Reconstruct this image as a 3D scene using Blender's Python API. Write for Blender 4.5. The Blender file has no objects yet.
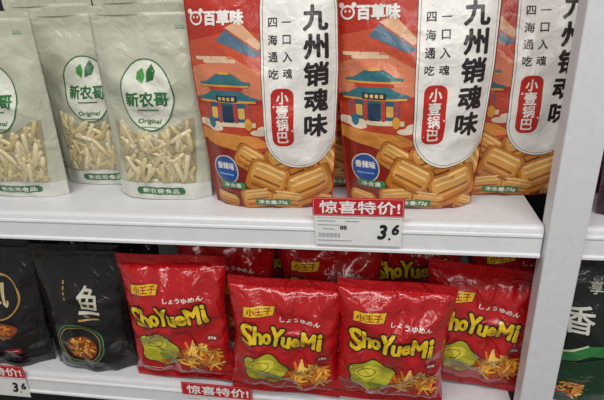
import bpy, bmesh, math, random
from mathutils import Vector, Matrix, noise
from mathutils.geometry import tessellate_polygon
random.seed(4)
scene=bpy.context.scene
COL=bpy.context.collection
scene.view_settings.view_transform='Standard'

# ------------------------------------------------------------------ camera
def cam_axes(pitch,yaw,roll):
    p,y,r=map(math.radians,(pitch,yaw,roll))
    f=Vector((-math.sin(y)*math.cos(p),math.cos(y)*math.cos(p),-math.sin(p)))
    r0=f.cross(Vector((0,0,1))).normalized(); u0=r0.cross(f)
    return f,math.cos(r)*r0-math.sin(r)*u0,math.sin(r)*r0+math.cos(r)*u0
f,R,U=cam_axes(23,9.5,2.5)
cd=bpy.data.cameras.new("camera"); cd.sensor_width=36; cd.lens=500/604*36; cd.clip_start=.01
cam=bpy.data.objects.new("camera",cd); COL.objects.link(cam)
M=Matrix((R,U,-f)).transposed().to_4x4(); M.translation=Vector((.07,-.46,.221)); cam.matrix_world=M
scene.camera=cam

# --------------------------------------------------------------- materials
def lin(h):
    h=h.lstrip('#'); c=[int(h[i:i+2],16)/255 for i in (0,2,4)]
    return tuple((x/12.92 if x<=.04045 else ((x+.055)/1.055)**2.4) for x in c)+(1,)
MATS={}
ST=dict(rough=.32,bump=.5,scale=70,coat=0,dist=.0025,kind='film')   # current packaging film style
def style(**k):
    ST.update(dict(rough=.32,bump=.5,scale=70,coat=0,dist=.0025,kind='film')); ST.update(k)
def mat(hexc,**kw):
    s=dict(ST); s.update(kw)
    key=(hexc,)+tuple(sorted(s.items()))
    if key in MATS: return MATS[key]
    m=bpy.data.materials.new(s['kind']+"_"+hexc.strip('#')); m.use_nodes=True
    nt=m.node_tree; b=nt.nodes["Principled BSDF"]
    b.inputs["Roughness"].default_value=s['rough']
    if s['coat']: b.inputs["Coat Weight"].default_value=s['coat']; b.inputs["Coat Roughness"].default_value=.12
    tc=nt.nodes.new("ShaderNodeTexCoord"); n=nt.nodes.new("ShaderNodeTexNoise")
    n.inputs["Scale"].default_value=s['scale']; n.inputs["Detail"].default_value=3; n.inputs["Distortion"].default_value=.8
    nt.links.new(tc.outputs["Object"],n.inputs["Vector"])
    c=lin(hexc); mx=nt.nodes.new("ShaderNodeMix"); mx.data_type='RGBA'
    mx.inputs[6].default_value=tuple(x*.9 for x in c[:3])+(1,); mx.inputs[7].default_value=tuple(min(1,x*1.08) for x in c[:3])+(1,)
    nt.links.new(n.outputs["Fac"],mx.inputs[0]); nt.links.new(mx.outputs[2],b.inputs["Base Color"])
    if s['bump']:
        bp=nt.nodes.new("ShaderNodeBump"); bp.inputs["Strength"].default_value=s['bump']; bp.inputs["Distance"].default_value=s['dist']
        nt.links.new(n.outputs["Fac"],bp.inputs["Height"]); nt.links.new(bp.outputs[0],b.inputs["Normal"])
    MATS[key]=m; return m
def solid(hexc,kind,rough,bump=0,scale=50): return mat(hexc,kind=kind,rough=rough,bump=bump,scale=scale,coat=0,dist=.001)

# ----------------------------------------------------------------- helpers
def new_obj(name,mesh,parent=None,loc=(0,0,0)):
    o=bpy.data.objects.new(name,mesh); COL.objects.link(o); o.location=loc
    if parent: o.parent=parent
    return o
def tag(o,label,cat,group=None):
    o["label"]=label; o["category"]=cat
    if group: o["group"]=group
def mesh_from(name,verts,faces,mats,midx=None,smooth=True):
    me=bpy.data.meshes.new(name); me.from_pydata(verts,[],faces)
    for m in mats: me.materials.append(m)
    if midx: me.polygons.foreach_set("material_index",midx)
    me.polygons.foreach_set("use_smooth",[smooth]*len(me.polygons)); me.update(); return me
def bevel_box(name,a,b,m,bev=.001,seg=2):
    bm=bmesh.new(); bmesh.ops.create_cube(bm,size=1)
    for v in bm.verts: v.co=Vector([(a[i]+b[i])/2+v.co[i]*(b[i]-a[i]) for i in range(3)])
    if bev: bmesh.ops.bevel(bm,geom=bm.edges[:],offset=bev,segments=seg,affect='EDGES',profile=.5)
    me=bpy.data.meshes.new(name); bm.to_mesh(me); bm.free(); me.materials.append(m); return me

_tc={}
def text_mesh(body,shear):
    k=(body,shear)
    if k in _tc: return _tc[k]
    c=bpy.data.curves.new("t","FONT"); c.body=body; c.size=1; c.shear=shear; c.resolution_u=3
    o=bpy.data.objects.new("t",c); COL.objects.link(o)
    me=bpy.data.meshes.new_from_object(o)
    V=[(v.co.x,v.co.y) for v in me.vertices]; Fc=[tuple(p.vertices) for p in me.polygons]
    bpy.data.objects.remove(o); bpy.data.curves.remove(c); bpy.data.meshes.remove(me)
    if V:
        x0=min(v[0] for v in V);x1=max(v[0] for v in V);y0=min(v[1] for v in V);y1=max(v[1] for v in V)
        V=[(v[0]-(x0+x1)/2,v[1]-(y0+y1)/2) for v in V]
        _tc[k]=(V,Fc,x1-x0,y1-y0)
    else: _tc[k]=(V,Fc,1,1)
    return _tc[k]

def ell(cx,cz,rx,rz,n=40,rot=0):
    r=math.radians(rot); out=[]
    for i in range(n):
        a=2*math.pi*i/n; x=rx*math.cos(a); z=rz*math.sin(a)
        out.append((cx+x*math.cos(r)-z*math.sin(r),cz+x*math.sin(r)+z*math.cos(r)))
    return out
def rrect(cx,cz,w,h,r,rot=0,n=7):
    out=[]; q=math.radians(rot)
    for sx,sz,a0 in((1,1,0),(-1,1,90),(-1,-1,180),(1,-1,270)):
        for i in range(n+1):
            a=math.radians(a0+90*i/n); x=sx*(w/2-r)+r*math.cos(a); z=sz*(h/2-r)+r*math.sin(a)
            out.append((cx+x*math.cos(q)-z*math.sin(q),cz+x*math.sin(q)+z*math.cos(q)))
    return out

class Print:
    """flat artwork in millimetres (x from centre, z from base), laid on a surface"""
    def __init__(s): s.items=[]; s.mats=[]
    def mi(s,m):
        if m not in s.mats: s.mats.append(m)
        return s.mats.index(m)
    def poly(s,pts,m,layer):
        tr=tessellate_polygon([[Vector((p[0],p[1],0)) for p in pts]])
        s.items.append((list(pts),[tuple(t) for t in tr],s.mi(m),layer))
    def ring(s,outer,inner,m,layer):
        n=len(outer); s.items.append((list(outer)+list(inner),[(i,(i+1)%n,n+(i+1)%n,n+i) for i in range(n)],s.mi(m),layer))
    def text(s,body,x,z,size,m,layer,bold=0,rot=0,shear=0,width=None,height=None):
        """bold in millimetres: the glyphs are thickened by stacking shifted copies"""
        V,Fc,w,h=text_mesh(body,shear)
        sx=sz=size
        if width: sx=(width-2*bold)/w
        if height: sz=(height-2*bold)/h
        q=math.radians(rot)
        if bold<=0: sh=[(0,0)]
        else:
            k=4 if bold<.5 else (7 if bold<1.0 else 10)
            sh=[(bold*math.cos(2*math.pi*(i+.5)/k),bold*math.sin(2*math.pi*(i+.5)/k)) for i in range(k)]
            if bold>1.2: sh+=[(a*.5,b*.5) for a,b in sh]
        for j,(dx,dz) in enumerate(sh):
            P=[]
            for a,b in V:
                a=a*sx+dx;b=b*sz+dz; P.append((x+a*math.cos(q)-b*math.sin(q),z+a*math.sin(q)+b*math.cos(q)))
            s.items.append((P,Fc,s.mi(m),layer+j*.05))
    def vtext(s,body,x,z,pitch,box,m,layer,bold=0):
        for i,ch in enumerate(body):
            V,Fc,w,h=text_mesh(ch,0)
            s.text(ch,x,z-i*pitch,box,m,layer,bold,width=box*min(1,w/.88),height=max(box*.12,box*min(1,h/.88)))
    def scale_z(s,k):
        s.items=[([(a,b*k) for a,b in p],fc,mi,l) for p,fc,mi,l in s.items]
    def build(s,name,surf):
        bmall=bmesh.new(); nrm=[]
        for pts,faces,mi,layer in s.items:
            bm=bmesh.new(); vs=[bm.verts.new((p[0],p[1],0)) for p in pts]
            for fc in faces:
                try: bm.faces.new([vs[i] for i in fc])
                except ValueError: pass
            if surf:
                ev,xs,zs=surf
                for co,no in (((xs[0]*.985,0,0),(-1,0,0)),((xs[-1]*.985,0,0),(1,0,0)),((0,zs[0]+1,0),(0,-1,0)),((0,zs[-1]-1,0),(0,1,0))):
                    if not bm.verts: break
                    bmesh.ops.bisect_plane(bm,geom=bm.verts[:]+bm.edges[:]+bm.faces[:],plane_co=co,plane_no=no,clear_outer=True)
                if not bm.verts: bm.free(); continue
                for ax,gl in ((0,xs),(1,zs)):
                    lo=min(v.co[ax] for v in bm.verts); hi=max(v.co[ax] for v in bm.verts)
                    for g in gl:
                        if lo+.01<g<hi-.01:
                            co=[0,0,0]; no=[0,0,0]; co[ax]=g; no[ax]=1
                            bmesh.ops.bisect_plane(bm,geom=bm.verts[:]+bm.edges[:]+bm.faces[:],plane_co=co,plane_no=no)
            idx={}
            for v in bm.verts:
                if surf:
                    p,n=surf[0](v.co.x,v.co.y); q=p+n*(.0003+.00010*layer)
                else:
                    q=Vector((v.co.x/1000,-(.0003+.0001*layer),v.co.y/1000)); n=Vector((0,-1,0))
                idx[v]=bmall.verts.new(q); nrm.append(n)
            for fc in bm.faces:
                vv=[idx[v] for v in fc.verts]
                if fc.normal.z<0: vv=vv[::-1]
                try: nf=bmall.faces.new(vv); nf.material_index=mi; nf.smooth=True
                except ValueError: pass
            bm.free()
        me=bpy.data.meshes.new(name); bmall.to_mesh(me); bmall.free()
        for m in s.mats: me.materials.append(m)
        me.normals_split_custom_set_from_vertices([tuple(n) for n in nrm])
        return me

def nz(x,z,fr,seed): return noise.noise(Vector((x*fr+seed*7.3,z*fr-seed*3.1,seed*1.7)))

def make_surface(W,H,kind,T,seed,taper=.86,step=.004,seal=.009,wr=1.0):
    nu=int(W/step)+1; nv=int(H/step)+1
    def S(u,v,side):
        if kind=='pillow':
            tz=max(.0,math.sin(math.pi*v))**.5
            pr=max(0,1-abs(u)**2.4)**.6
            x=u*W/2*(1-.08*math.sin(math.pi*v)+.035*nz(0,v*H,34,seed+side)*abs(u))
            z=seal+v*(H-2*seal)
            y=T*tz*pr
            e=math.exp(-v*H/.032)+math.exp(-(1-v)*H/.032)
            y+=e*.0050*math.sin(u*12+seed+4*nz(x,z,22,seed))*pr*min(1,tz*1.6)
            y+=wr*(.0070*nz(x,z,20,seed+side)+.0056*(.5-abs(nz(x+.4*z,z-.3*x,30,seed+5+side))*2.6))*min(1,tz)*min(1,pr*1.3)
            y=max(y,.0004)
        else:
            w=W/2*(taper+(1-taper)*min(1,max(0,v/.6))**.8)
            x=u*w; z=v*H
            if v<.3: t=T*(.72+.28*math.sin(v/.3*math.pi/2))
            else: t=T*max(0,1-((v-.3)/.62)**2)**.85
            uu=min(1,abs(u)/.95); pr=max(0,1-uu**2.8)**.8
            y=t*pr
            y+=wr*(.0040*nz(x,z,20,seed+side)+.0026*(.5-abs(nz(x+.4*z,z-.3*x,32,seed+5+side))*2.2))*min(1,t/T*1.3)*min(1,pr*1.4)
            y=max(y,.0004)
        return x,(-y if side==0 else y*.9),z
    G=[[Vector(S(-1+2*i/nu,j/nv,0)) for i in range(nu+1)] for j in range(nv+1)]
    B=[[Vector(S(-1+2*i/nu,j/nv,1)) for i in range(nu+1)] for j in range(nv+1)]
    def pt(fi,fj):
        i=min(nu-1,max(0,int(fi))); j=min(nv-1,max(0,int(fj))); a=fi-i; b=fj-j
        return G[j][i]*(1-a)*(1-b)+G[j][i+1]*a*(1-b)+G[j+1][i]*(1-a)*b+G[j+1][i+1]*a*b
    def ev(x,z):
        fi=(x/1000/W+.5)*nu; fj=(z/1000/H)*nv
        p=pt(fi,fj); e=.5
        du=pt(min(nu,fi+e),fj)-pt(max(0,fi-e),fj); dv=pt(fi,min(nv,fj+e))-pt(fi,max(0,fj-e))
        n=du.cross(dv); n.normalize()
        if n.y>0: n=-n
        return p,n
    xs=[(-.5+i/nu)*W*1000 for i in range(nu+1)]; zs=[j/nv*H*1000 for j in range(nv+1)]
    verts=[];faces=[]
    for g in (G,B):
        for row in g: verts+= [tuple(p) for p in row]
    n1=(nu+1)*(nv+1)
    for j in range(nv):
        for i in range(nu):
            a=j*(nu+1)+i; faces.append((a,a+1,a+nu+2,a+nu+1)); faces.append((n1+a,n1+a+nu+1,n1+a+nu+2,n1+a+1))
        for i in (0,nu):
            a=j*(nu+1)+i; q=(a,n1+a,n1+a+nu+1,a+nu+1); faces.append(q[::-1] if i==0 else q)
    for i in range(nu):
        a=i; faces.append((a,n1+a,n1+a+1,a+1))
        a=nv*(nu+1)+i; faces.append((a,a+1,n1+a+1,n1+a))
    return (ev,xs,zs),(verts,faces)

def seal_mesh(name,W,z0,z1,m,zig=0,top=True):
    n=int(W/.0011); rows=5; V=[];Fc=[]
    for s in (-1,1):
        for j in range(rows):
            t=j/(rows-1)
            for i in range(n+1):
                x=-W/2+W*i/n; z=z0+(z1-z0)*t
                edge=(t==1) if top else (t==0)
                if edge and zig: z+=zig*(1 if i%2 else -1)
                V.append((x,s*.0005+.0004*(1 if i%2 else -1)+.0012*math.sin(x*60),z))
    N=(n+1)*rows
    for j in range(rows-1):
        for i in range(n):
            a=j*(n+1)+i; Fc.append((a,a+1,a+n+2,a+n+1)); Fc.append((N+a,N+a+n+1,N+a+n+2,N+a+1))
        for i in (0,n):
            a=j*(n+1)+i; Fc.append((a,a+n+1,N+a+n+1,N+a))
    for i in range(n):
        a=i; Fc.append((a,N+a,N+a+1,a+1)); a=(rows-1)*(n+1)+i; Fc.append((a,a+1,N+a+1,N+a))
    return mesh_from(name,V,Fc,[m],smooth=False)

# ---------------------------------------------------------------- structure
white=solid('#e0e1e5','paint',.35,.05,120); whiteS=solid('#ebecef','plastic',.22)
wallm=solid('#242224','wall',.8,.2,40); floorm=solid('#8f8c88','tile',.4,.1,6)
o=new_obj("wall_back",bevel_box("wall_back",(-2,.40,-1.1),(2,.45,1.6),wallm,0)); o["kind"]="structure"
o=new_obj("floor",bevel_box("floor",(-2,-2.2,-1.15),(2,.45,-1.1),floorm,0)); o["kind"]="structure"

ZL=-.235
def shelf(x0,x1,z,label):
    prof=[(.40,0),(.006,0),(.003,-.0008),(.001,-.003),(0,-.006),(0,-.031),(.0015,-.034),(.006,-.035),(.008,-.033),(.008,-.014),(.40,-.014)]
    V=[(x0,y,zz) for y,zz in prof]+[(x1,y,zz) for y,zz in prof]; n=len(prof)
    Fc=[(i,(i+1)%n,n+(i+1)%n,n+i) for i in range(n)]+[tuple(range(n))[::-1],tuple(range(n,2*n))]
    e=bpy.data.objects.new("shelf",None); COL.objects.link(e); e.location=(0,0,z); e.empty_display_size=.02
    new_obj("shelf_board",mesh_from("shelf_board",V,Fc,[white],smooth=False),e)
    rp=[(0,-.0075),(-.0022,-.008),(-.0026,-.010),(-.0014,-.0115),(-.0014,-.028),(-.0034,-.0295),(-.0034,-.032),(0,-.0325)]
    V=[(x0+.001,y,zz) for y,zz in rp]+[(x1-.001,y,zz) for y,zz in rp]; n=len(rp)
    Fc=[(i,(i+1)%n,n+(i+1)%n,n+i) for i in range(n)]+[tuple(range(n))[::-1],tuple(range(n,2*n))]
    new_obj("label_rail",mesh_from("label_rail",V,Fc,[whiteS],smooth=False),e)
    tag(e,label,"shelf","white store shelves")
shelf(-.70,.228,0,"white metal store shelf carrying cream and orange snack pouches")
shelf(-.70,.228,ZL,"white metal store shelf carrying black and red snack bags")
shelf(.264,.70,0,"short run of white store shelf beyond the upright post")
shelf(.264,.70,ZL,"short run of white store shelf with green packs")
e=bpy.data.objects.new("upright_post",None); COL.objects.link(e); e.location=(0,0,-1.1)
new_obj("post_column",bevel_box("post_column",(.229,-.009,0),(.263,.013,2.0),white,.0015),e)
new_obj("foot_plate",bevel_box("foot_plate",(.215,-.02,0),(.277,.03,.01),white,.001),e)
tag(e,"white painted metal upright post between two shelf sections","post")

# ------------------------------------------------------------ bag templates
TEMPL=[]
def place(parts,name,loc,rot,label,cat,group,scale=(1,1,1)):
    e=bpy.data.objects.new(name,None); COL.objects.link(e); e.location=loc; e.empty_display_size=.02
    e.rotation_euler=[math.radians(a) for a in rot]; e.scale=scale
    for p in parts:
        q=p.copy(); COL.objects.link(q); q.parent=e
    tag(e,label,cat,group); return e
def template(lst):
    out=[]
    for nm,me,stuff in lst:
        o=bpy.data.objects.new(nm,me)
        if stuff: o["kind"]="stuff"
        out.append(o); TEMPL.append(o)
    return out

# --- orange stand-up pouch
def cracker(P,cx,cz,w,h,rot,L):
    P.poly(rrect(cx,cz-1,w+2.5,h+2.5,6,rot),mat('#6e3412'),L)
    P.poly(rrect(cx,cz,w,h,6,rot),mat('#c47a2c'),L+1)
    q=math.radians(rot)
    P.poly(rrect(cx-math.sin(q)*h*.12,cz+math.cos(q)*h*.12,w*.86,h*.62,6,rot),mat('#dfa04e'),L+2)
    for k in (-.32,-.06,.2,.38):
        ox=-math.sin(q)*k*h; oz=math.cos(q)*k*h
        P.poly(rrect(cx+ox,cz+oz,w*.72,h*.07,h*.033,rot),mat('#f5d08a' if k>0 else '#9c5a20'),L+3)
def orange_design(W,H):
    P=Print()
    red='#bb3424'; dred='#8e2417'; wh='#f1eee8'; ink='#2a2024'
    P.poly([(-W/2,128),(W/2,128),(W/2,186),(20,178),(-20,186),(-W/2,176)],mat('#cd553a'),0)
    P.poly([(-W/2,120),(W/2,120),(W/2,150),(40,160),(0,146),(-30,162),(-W/2,150)],mat('#dd8460'),1)
    P.poly([(-44,176),(-6,160),(2,163),(-34,186)],mat('#56748a'),2)
    P.poly([(-34,188),(-2,167),(4,170),(-20,194)],mat('#e2b088'),2)
    for k in range(4): P.poly(rrect(-60+k*9,160-3*(k%2),18,3.4,1.6),mat('#ecc8a8'),2)
    P.poly([(-W/2,60),(W/2,60),(W/2,118),(-W/2,112)],mat('#c2442c'),0)
    P.poly([(-W/2,0),(W/2,0),(W/2,66),(30,74),(-20,62),(-W/2,78)],mat(dred),1)
    P.poly([(-W/2,76),(-30,66),(10,72),(-10,82),(-W/2,88)],mat('#dc8f40'),1.5)
    for cx,cz,r in ((-66,94,8),(-55,90,6),(4,90,7),(-6,86,6)):
        P.poly(ell(cx,cz,r*1.5,r*.55),mat('#f0dcc4'),2)
    cx=-38
    P.poly([(cx-30,92),(cx+30,92),(cx+30,97),(cx-30,97)],mat('#e9d6b4'),3)
    P.poly([(cx-25,97),(cx+25,97),(cx+25,120),(cx-25,120)],mat('#2d5f78'),3)
    for k in (-22,-9,9,22): P.poly(rrect(cx+k,108,3.6,24,.5),mat('#c8412b'),4)
    P.poly(rrect(cx,105,12,17,1),mat('#243a52'),4)
    for k in (-15.5,15.5): P.poly(rrect(cx+k,106,7,11,1),mat('#e7b45c'),4)
    P.poly([(cx-35,121),(cx-31,117),(cx+31,117),(cx+35,121),(cx+26,123),(cx+15,129),(cx-15,129),(cx-26,123)],mat('#35737c'),5)
    P.poly([(cx-32,116.5),(cx+32,116.5),(cx+32,118.5),(cx-32,118.5)],mat('#e4a33e'),6)
    P.poly([(cx-19,129),(cx+19,129),(cx+19,134),(cx-19,134)],mat('#c8412b'),4)
    P.poly([(cx-29,136.5),(cx-26,133),(cx+26,133),(cx+29,136.5),(cx+20,138),(cx+9,145),(cx-9,145),(cx-20,138)],mat('#35737c'),5)
    P.poly([(cx-26,132.5),(cx+26,132.5),(cx+26,134.3),(cx-26,134.3)],mat('#e4a33e'),6)
    P.poly(rrect(cx,120.5,24,6.4,1),mat('#1f3550'),7); P.poly(rrect(cx,145.5,12,2.4,1),mat('#e4a33e'),6)
    for k in (-7.5,-2.5,2.5,7.5): P.poly(rrect(cx+k,120.5,3.2,3.4,.6),mat('#e9c878'),8)
    P.poly(ell(cx-20,96,4,6),mat('#2e6c8a'),6); P.poly(ell(cx+22,95,4,6),mat('#e7a13c'),6)
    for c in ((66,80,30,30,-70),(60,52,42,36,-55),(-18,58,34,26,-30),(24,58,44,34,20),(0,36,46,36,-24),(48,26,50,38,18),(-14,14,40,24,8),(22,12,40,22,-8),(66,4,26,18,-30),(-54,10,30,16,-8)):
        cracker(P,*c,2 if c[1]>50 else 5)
    P.poly(ell(-49,45,16,16),mat('#dcd8d0'),9); P.poly(ell(-49,45,14.7,14.7),mat('#27519a'),10)
    P.text("香辣味",-49,49,7,mat(wh),11,.25,width=23,height=8)
    P.poly(rrect(-49,40,20,1.4,.6),mat('#7fb0e0'),11)
    P.poly(rrect(-43,28,32,8,3),mat('#3e8a52'),11); P.text("净含量",-43,28,6,mat(wh),12,.1,width=22,height=5)
    P.poly(rrect(4,8,44,8,3),mat('#3e7a42'),9); P.text("净含量:72g",4,8,6,mat(wh),10,.15,width=36,height=6)
    P.poly(rrect(38,143,74,190,35),mat(ink),9)
    P.poly(rrect(38,143,73,189,34.5),mat(wh),10)
    P.ring(rrect(38,143,69,185,32.5),rrect(38,143,68,184,32),mat('#6a5048'),11)
    P.vtext("九州销魂味",54,194,25.5,23.5,mat(ink),12,.9)
    P.vtext("四海通吃",13.5,191,15.5,9.5,mat(ink),12,.22)
    P.vtext("一口入魂",27,191,15.5,9.5,mat(ink),12,.22)
    P.poly(rrect(21,102,26,62,11),mat(wh),12); P.poly(rrect(21,102,22.5,58,8),mat('#c2281e'),13)
    P.vtext("小壹锅巴",21,121.5,13,12.5,mat(wh),14,.42)
    P.poly(ell(-64,197,7,6.5),mat(wh),3); P.poly(ell(-64,197,5.2,4.6),mat(red),4)
    P.poly(ell(-70,203.5,2.4,2.4),mat(wh),3); P.poly(ell(-58,203.5,2.4,2.4),mat(wh),3)
    for k in (-2,2): P.poly(ell(-64+k,198,.9,1.2),mat(wh),5)
    P.text("百草味",-35,197,14,mat(wh),3,.7,width=41,height=14)
    return P
def orange_bag(seed):
    W,H=.152,.242
    surf,body=make_surface(W,H,'pouch',.024,seed,.86)
    b=mesh_from("pouch_body",*body,[mat('#bb3424')])
    p=orange_design(W*1000,H*1000).build("printed_front",surf)
    s=seal_mesh("top_seal",W,H-.002,H+.010,mat('#a82c20'))
    return template([("pouch_body",b,0),("printed_front",p,0),("top_seal",s,0)])
style(rough=.28,coat=.3,bump=.6,dist=.003)
OB=[orange_bag(1),orange_bag(2)]
gO="orange snack pouches on the upper shelf"
lO="orange-red snack pouch with white text panel"
z=.0005
place(OB[0],"snack_pouch",(-.047,.047,z),(1,0,0),lO+", beside cream pouches","snack pouch",gO)
place(OB[1],"snack_pouch",(.101,.054,z),(1,0,-1),lO+", behind the price tag","snack pouch",gO)
place(OB[0],"snack_pouch",(.199,.096,z),(0,0,-3),lO+", next to the post","snack pouch",gO)
place(OB[1],"snack_pouch",(-.085,.170,z),(0,0,0),lO+", in the second row","snack pouch",gO)
place(OB[0],"snack_pouch",(.026,.112,z),(0,0,1),lO+", in the second row","snack pouch",gO)
place(OB[1],"snack_pouch",(.19,.20,z),(0,0,2),lO+", in the second row","snack pouch",gO)

# --- cream window pouch
def cream_design(W,H):
    P=Print(); g='#2b6e39'; wh='#e6e8dc'
    P.poly([(-41,20),(41,20),(46,60),(47,96),(36,94),(14,80),(-14,78),(-36,86),(-47,94),(-46,60)],mat('#a99f80'),0)
    P.poly([(-W/2,0),(W/2,0),(W/2,19),(0,22),(-W/2,19)],mat('#d8d8d0'),1)
    P.poly(ell(0,121,29,38),mat('#e2e4d6'),2)
    P.ring(ell(0,121,29.3,38.3),ell(0,121,27.9,36.9),mat(g),4)
    P.text("新农哥",0,118,14,mat(g),5,.5,width=47,height=15.5)
    P.poly([(-3,134),(-9,139),(-8,146),(-2,150),(0,142)],mat('#4d9b4a'),5)
    P.poly([(1,135),(9,138),(12,146),(8,154),(2,146)],mat(g),5)
    P.poly(rrect(0,106.5,24,1.4,.6),mat(g),5)
    P.text("Original",0,93,7,mat('#4a7a38'),5,.2,shear=.3,width=28,height=7)
    P.poly(rrect(0,87,30,1,.4),mat('#6b8f5a'),5)
    P.poly(rrect(0,11.5,60,9,4.4),mat(g),5); P.text("新农哥食品",0,11.5,6,mat(wh),6,.15,width=46,height=6)
    P.poly(rrect(40,190,10,3,1),mat('#9fb895'),5)
    return P
def sticks_mesh(surf,seed):
    rnd=random.Random(seed); V=[];Fc=[];mi=[]
    ev=surf[0]
    for k in range(90):
        row=k//8
        cx=-38+(k%8)*10.8+rnd.uniform(-4,4); cz=27+row*6.2+rnd.uniform(-2,2)
        top=74+abs(cx)*.42
        if cz>top: continue
        a=math.radians(rnd.choice([70,80,95,110,60,120,150,35])+rnd.uniform(-12,12)); L=rnd.uniform(10,15); r=rnd.uniform(2.5,3.3)
        p0=(cx-math.cos(a)*L,cz-math.sin(a)*L); p1=(cx+math.cos(a)*L,cz+math.sin(a)*L)
        cl=lambda p:(max(-42,min(42,p[0])),max(23,min(top+3,p[1])))
        p0=cl(p0); p1=cl(p1)
        A,nA=ev(*p0); B,nB=ev(*p1); n=(nA+nB).normalized(); dlt=rnd.uniform(-.0010,.0006); A=A+n*dlt; B=B+n*dlt
        if (B-A).length<.004: continue
        d=(B-A).normalized(); s=n.cross(d).normalized(); base=len(V)
        for c,rr in ((A-d*.001,.55),(A,1),((A+B)/2,1.08),(B,1),(B+d*.001,.55)):
            for q in range(8):
                t=2*math.pi*q/8; V.append(tuple(c+(s*math.cos(t)+n*math.sin(t)*.7)*(r/1000*rr)))
        for j in range(4):
            for q in range(8): Fc.append((base+j*8+q,base+j*8+(q+1)%8,base+j*8+8+(q+1)%8,base+j*8+8+q)); mi.append(k%3)
        Fc.append(tuple(base+q for q in range(7,-1,-1))); mi.append(k%3)
        Fc.append(tuple(base+32+q for q in range(8))); mi.append(k%3)
    return mesh_from("snack_sticks",V,Fc,[mat('#d4c69a',kind='crisp'),mat('#c8b684',kind='crisp'),mat('#dfd3ae',kind='crisp')],mi)
def cream_bag(seed):
    W,H=.116,.204
    surf,body=make_surface(W,H,'pouch',.018,seed,.96,wr=1.4)
    bm_=mat('#c4c6b2')
    b=mesh_from("pouch_body",*body,[bm_])
    p=cream_design(W*1000,H*1000).build("printed_front",surf)
    return template([("pouch_body",b,0),("printed_front",p,0),("snack_sticks",sticks_mesh(surf,seed),1),("top_seal",seal_mesh("top_seal",W,H-.002,H+.007,bm_),0)])
style(rough=.3,coat=.35,bump=.8,scale=45,dist=.004)
CB=[cream_bag(11),cream_bag(12)]
gC="cream window pouches on the upper shelf"; lC="cream pouch, green oval emblem, pale sticks"
place(CB[0],"snack_pouch",(-.179,.060,z),(1,1,0),lC+", beside orange pouch","snack pouch",gC)
place(CB[1],"snack_pouch",(-.272,.101,z),(1,0,3),lC+", between two others","snack pouch",gC)
place(CB[1],"snack_pouch",(-.360,.056,z),(2,1,2),lC+", at shelf edge","snack pouch",gC)
for i,(x,y) in enumerate(((-.215,.142),(-.338,.145),(-.46,.14),(-.25,.20),(-.38,.205))):
    place(CB[i%2],"snack_pouch",(x,y,z),(0,0,(-2,2,0,1,-1)[i]),lC+", in rear rows","snack pouch",gC,(1,1,1.05))

# --- red pillow bag
def red_design(W,H,rot):
    P=Print(); ye='#f2cb18'; bk='#1c1412'; wh='#f6efe4'
    P.poly([(-52,128),(-13,132),(-10,147),(-50,144)],mat('#7c1210'),1)
    P.poly([(-51,129),(-14,133),(-11,146),(-49,143)],mat('#e9bd24'),2)
    P.text("小王子",-31,137.6,9,mat('#a81616'),3,.35,rot=6,width=31,height=10)
    P.text("しょうゆめん",20,128,6,mat(wh),3,.25,rot=rot,width=50,height=7)
    letters=[("S",-47,99,17,33,6),("h",-33,101,13,28,3),("o",-21.5,98,12.5,18,0),("Y",-9,103,18,28,-2),("u",3.5,98,12.5,17,0),("e",16,98,12.5,17,3),("M",32,103,19,26,4),("i",46,104,6,27,4)]
    q=math.radians(rot)
    for ch,x,zz,w,h,r in letters:
        X=x*math.cos(q)-(zz-100)*math.sin(q); Z=100+x*math.sin(q)+(zz-100)*math.cos(q)
        P.text(ch,X,Z,20,mat(bk),4,3.2,rot=r+rot,width=w+4.5,height=h+4.5)
        P.text(ch,X,Z,20,mat(ye),6,1.25,rot=r+rot,width=w,height=h)
    # plain yellow-green splash (no figure)
    sp=[]
    for i in range(40):
        a=2*math.pi*i/40; r=1+.10*math.sin(a*5+1)
        sp.append((-24+28*r*math.cos(a),48+26*r*math.sin(a)))
    P.poly([( -24+(x+24)*1.07,48+(zz-48)*1.07) for x,zz in sp],mat('#3c2410'),1); P.poly(sp,mat('#bdb82a'),2)
    P.poly(ell(-28,56,17,10,rot=20),mat('#e2d640'),3)
    P.poly(ell(-14,34,14,6,rot=-20),mat('#8a9a1e'),3)
    P.ring(ell(-30,55,12,7,rot=20),ell(-30,55,10.6,5.6,rot=20),mat('#8a7a1a'),4)
    P.text("SPICY",-14,28,5,mat('#c8201c'),4,.35,rot=8,width=22,height=7)
    rnd=random.Random(3)
    P.poly(ell(30,40,30,18,rot=8),mat('#a84a10'),3)
    for k in range(44):
        x=rnd.uniform(6,54); zz=rnd.uniform(27,57)-abs(x-30)*.2
        P.poly(rrect(x,zz,rnd.uniform(14,26),2.8,1.3,rnd.uniform(15,165)),mat(rnd.choice(['#f2a021','#f7bb45','#e07f16','#f9ce6a'])),4+k%5)
    P.poly(ell(50,69,9,5),mat('#8c1512'),2); P.text("35g",50,69,5,mat(wh),3,.15,width=10,height=4.4)
    P.poly(rrect(-34,14,40,1.2,.5),mat('#f0c8b8'),2)
    P.scale_z(H/168.0)
    return P
def red_bag(seed,H,rot):
    W=.138
    surf,body=make_surface(W,H,'pillow',.024,seed)
    rm=mat('#bd0f16')
    b=mesh_from("bag_body",*body,[rm])
    p=red_design(W*1000,H*1000,rot).build("printed_front",surf)
    return template([("bag_body",b,0),("printed_front",p,0),("top_seal",seal_mesh("top_seal",W,H-.010,H+.002,rm,.0006),0),("bottom_seal",seal_mesh("bottom_seal",W,.000,.010,rm,.0006,False),0)])
style(rough=.2,bump=1.0,scale=34,dist=.009,coat=.6)
RB=[red_bag(21,.170,5),red_bag(22,.160,-6),red_bag(23,.160,-4)]
gR="red noodle snack bags on the lower shelf"; lR="shiny red bag, yellow lettering"
zl=ZL+.001
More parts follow.
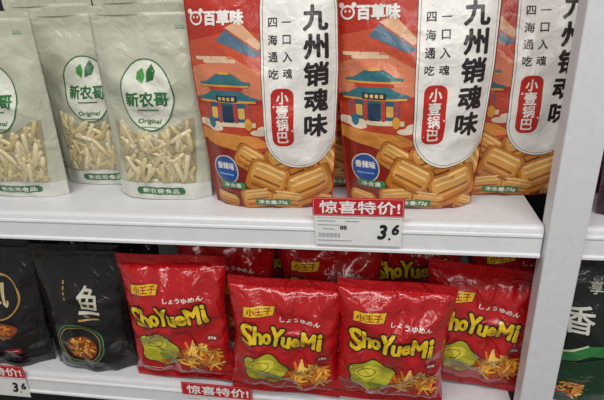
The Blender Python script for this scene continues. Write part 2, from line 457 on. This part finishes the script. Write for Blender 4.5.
place(RB[0],"snack_bag",(-.166,.010,zl+.003),(-4,-2,-2),lR+", beside the black pouch","snack bag",gR,(1.0,1,1))
place(RB[1],"snack_bag",(-.037,-.003,zl+.004),(-1,3,2),lR+", leaning on its neighbour","snack bag",gR,(.95,.9,.98))
place(RB[2],"snack_bag",(.083,-.002,zl+.003),(-1,3,2),lR+", standing at the shelf edge","snack bag",gR,(.92,.9,1))
place(RB[1],"snack_bag",(.179,.036,zl+.004),(-2,4,-5),lR+", squeezed against the post","snack bag",gR,(.92,.9,1))
for i,(x,y) in enumerate(((-.130,.085),(.012,.085),(.11,.135),(.258,.125),(-.05,.15),(.02,.20))):
    place(RB[(i+1)%3],"snack_bag",(x,y,zl+.003),(-3,(1,-1,3,-2,2,2)[i],(1,-1,2,0,1,1)[i]),lR+", in shaded rear rows","snack bag",gR,(.98,.9,1.04))

# --- black pouch
def crisps(P,cx,cz,rx,rz,seed,L,cols,n=46):
    rnd=random.Random(seed)
    for k in range(n):
        a=rnd.uniform(0,6.28); r=math.sqrt(rnd.random())*.88
        P.poly(rrect(cx+rx*r*math.cos(a),cz+rz*r*math.sin(a),rnd.uniform(5,9),2.3,1.1,rnd.uniform(0,180)),mat(rnd.choice(cols)),L+k%4)
def black_design(W,H,v):
    P=Print(); go='#b98f48'; wh='#cfc9b8'
    if v==0:
        P.poly(ell(-6,46,32,32),mat('#24362a'),1); P.poly(ell(-6,46,27,27),mat('#131514'),2)
        P.ring(ell(-6,46,32.5,32.5),ell(-6,46,31,31),mat('#4f8a5a'),3)
        P.ring(ell(-6,46,28,28),ell(-6,46,27,27),mat(go),3)
        P.poly(ell(-4,42,21,18),mat('#8a3f12'),3); crisps(P,-4,42,20,17,5,4,['#e89a3a','#d67f22','#f2b85c','#b9601a'],60)
        P.text("鱼",14,108,40,mat(wh),3,.5,width=28,height=36)
        for k in range(4): P.poly(rrect(-18,130-k*7,2.4,4.6,.8),mat(go),3)
        P.poly(rrect(14,84,26,2,1),mat(go),3)
    else:
        P.ring(ell(6,106,32,32),ell(6,106,30,30),mat(go),3)
        P.text("风",6,108,40,mat('#c9b98c'),3,.5,width=36,height=33)
        P.poly(ell(-2,56,32,12,rot=10),mat('#8a3f12'),3); crisps(P,-2,56,30,11,8,4,['#e89a3a','#d67f22','#9fae8a','#b9601a'],50)
        P.poly(rrect(14,26,22,9,2),mat('#7e1a1a'),3); P.poly(rrect(14,26,16,1.2,.5),mat(wh),4)
    return P
def black_bag(seed,v):
    W,H=.118,.170
    surf,body=make_surface(W,H,'pouch',.020,seed,.95,wr=1.7)
    bm_=mat('#121012')
    return template([("pouch_body",mesh_from("pouch_body",*body,[bm_]),0),("printed_front",black_design(W*1000,H*1000,v).build("printed_front",surf),0),("top_seal",seal_mesh("top_seal",W,H-.002,H+.008,bm_),0)])
style(rough=.22,bump=.9,scale=40,dist=.006,coat=.4)
BB=[black_bag(31,0),black_bag(32,1)]
gB="black snack pouches on the lower shelf"; lB="black pouch with gold ring and orange crisps"
place(BB[0],"snack_pouch",(-.298,.026,zl),(-2,0,2),lB+", beside red bags","snack pouch",gB)
place(BB[1],"snack_pouch",(-.420,.024,zl),(-3,0,4),"black pouch with gold brushwork circle, beside another black pouch","snack pouch",gB)
place(BB[0],"snack_pouch",(-.276,.085,zl),(0,0,2),lB+", in second row","snack pouch",gB)
place(BB[1],"snack_pouch",(-.402,.085,zl),(0,0,2),lB+", in second row","snack pouch",gB)

# --- green and plum packs beyond the post
def side_design(W,H,v):
    P=Print()
    if v==0:
        P.poly([(-W/2,0),(W/2,0),(W/2,60),(0,74),(-W/2,52)],mat('#143a20'),1)
        P.poly([(-W/2,50),(-20,72),(0,74),(W/2,58),(W/2,70),(0,88),(-24,84),(-W/2,64)],mat('#2f7a3e'),2)
        P.poly([(-W/2,62),(-24,83),(-24,85.5),(-W/2,65.5)],mat('#c9d8b0'),3)
        P.text("香",-36,114,30,mat('#dcd9cd'),3,.5,width=30,height=32)
        P.text("享",-22,150,12,mat('#dcd9cd'),3,.3,width=13,height=14)
        crisps(P,-34,22,18,12,9,4,['#e0a04a','#f0c880','#d08a3a','#c4502a'],36)
    else:
        P.poly([(-W/2,60),(W/2,60),(W/2,150),(-W/2,150)],mat('#a97a5c'),1)
        P.poly(ell(-22,110,34,30),mat('#d4b994'),2); crisps(P,-22,104,30,24,4,3,['#c07a44','#8c4a2a','#dba56a'],40)
        P.poly([(-W/2,0),(W/2,0),(W/2,30),(-W/2,30)],mat('#3a1a2c'),1)
    return P
def side_bag(seed,v,c):
    W,H=.125,(.182 if v==0 else .215)
    surf,body=make_surface(W,H,'pouch',.022,seed,.95); bm_=mat(c)
    return template([("pouch_body",mesh_from("pouch_body",*body,[bm_]),0),("printed_front",side_design(W*1000,H*1000,v).build("printed_front",surf),0),("top_seal",seal_mesh("top_seal",W,H-.002,H+.008,bm_),0)])
S0=side_bag(41,0,'#101a14'); S1=side_bag(42,1,'#6d3344')
for x,y in ((.322,.032),(.45,.032),(.34,.10)): place(S0,"snack_pouch",(x,y,zl),(-2,0,0),"dark green pouch with white lettering and crisps picture","snack pouch","green pouches beyond the post")
for x,y in ((.345,.035),(.475,.035),(.345,.10)): place(S1,"snack_pouch",(x,y,z),(-1,0,0),"plum and tan snack pouch with food picture","snack pouch","plum pouches beyond the post")
for o in TEMPL: bpy.data.objects.remove(o)

# ---------------------------------------------------------------- price tags
style(rough=.5,bump=0,kind='paper')
def price_tag(x0,ztop,label,rz=0):
    e=bpy.data.objects.new("price_tag",None); COL.objects.link(e); e.location=(x0,-.0042,ztop); e.rotation_euler=(0,math.radians(rz),0)
    paper=mat('#f0f0ee'); redp=mat('#c81c24'); ink=mat('#20202a'); gy=mat('#9a9ca3'); wm=mat('#fbf6f4')
    new_obj("promotion_header",bevel_box("promotion_header",(0,-.0004,-.020),(.091,.0002,0),redp,.0001,1),e)
    new_obj("price_card",bevel_box("price_card",(.002,0,-.053),(.089,.0006,-.018),paper,.0001,1),e)
    P=Print()
    P.text("惊喜特价!",47,-10.2,14,wm,3,.4,width=80,height=14)
    P.ring(rrect(45.5,-10,89,18.4,1),rrect(45.5,-10,88,17.4,1),mat('#f0a0a0'),2)
    o=new_obj("header_lettering",P.build("header_lettering",None),e); o.location=(0,-.0004,0)
    P=Print()
    P.text("3",70,-37,14,ink,2,.9,shear=.2,width=10,height=17); P.poly(ell(77.2,-44.5,1.3,1.3),ink,2)
    P.text("6",83,-34,10,ink,2,.7,shear=.2,width=7.4,height=12)
    P.poly(rrect(45.5,-22.5,83,.5,.2),gy,1)
    for i,(xx,zz,w) in enumerate(((14,-26,18),(16,-30.5,22),(40,-26,14),(22,-48,36),(16,-35,12))): P.poly(rrect(xx,zz,w,.9,.3),gy,1)
    P.text("88",31,-33,5,ink,2,.2,width=7,height=5)
    for k in range(16): P.poly(rrect(6+k*1.4,-42,.6 if k%3 else .9,5,.1),gy,1)
    o=new_obj("card_lettering",P.build("card_lettering",None),e); o.location=(0,.0002,0)
    tag(e,label,"price tag","price tags on the shelf edges")
price_tag(.004,.0285,"red and white price tag standing above upper shelf edge")
price_tag(-.479,-.222,"red and white price tag under the black pouches")
price_tag(-.170,-.2255,"red and white price tag under the red bags",.6)

# ------------------------------------------------------------------ lighting
def area(name,loc,rot,size,size_y,en,col=(1,1,1)):
    l=bpy.data.lights.new(name,"AREA"); l.shape='RECTANGLE'; l.size=size; l.size_y=size_y; l.energy=en; l.color=col
    o=bpy.data.objects.new(name,l); COL.objects.link(o); o.location=loc; o.rotation_euler=[math.radians(a) for a in rot]
area("ceiling_light",(0,-.75,1.35),(32,0,0),1.6,.2,16.5,(1,.98,.94))
area("aisle_light",(.5,-1.7,.9),(65,0,15),1.4,.25,7.5,(1,.975,.94))
w=bpy.data.worlds.new("world"); scene.world=w; w.use_nodes=True
w.node_tree.nodes["Background"].inputs[0].default_value=(1,.975,.95,1); w.node_tree.nodes["Background"].inputs[1].default_value=.27
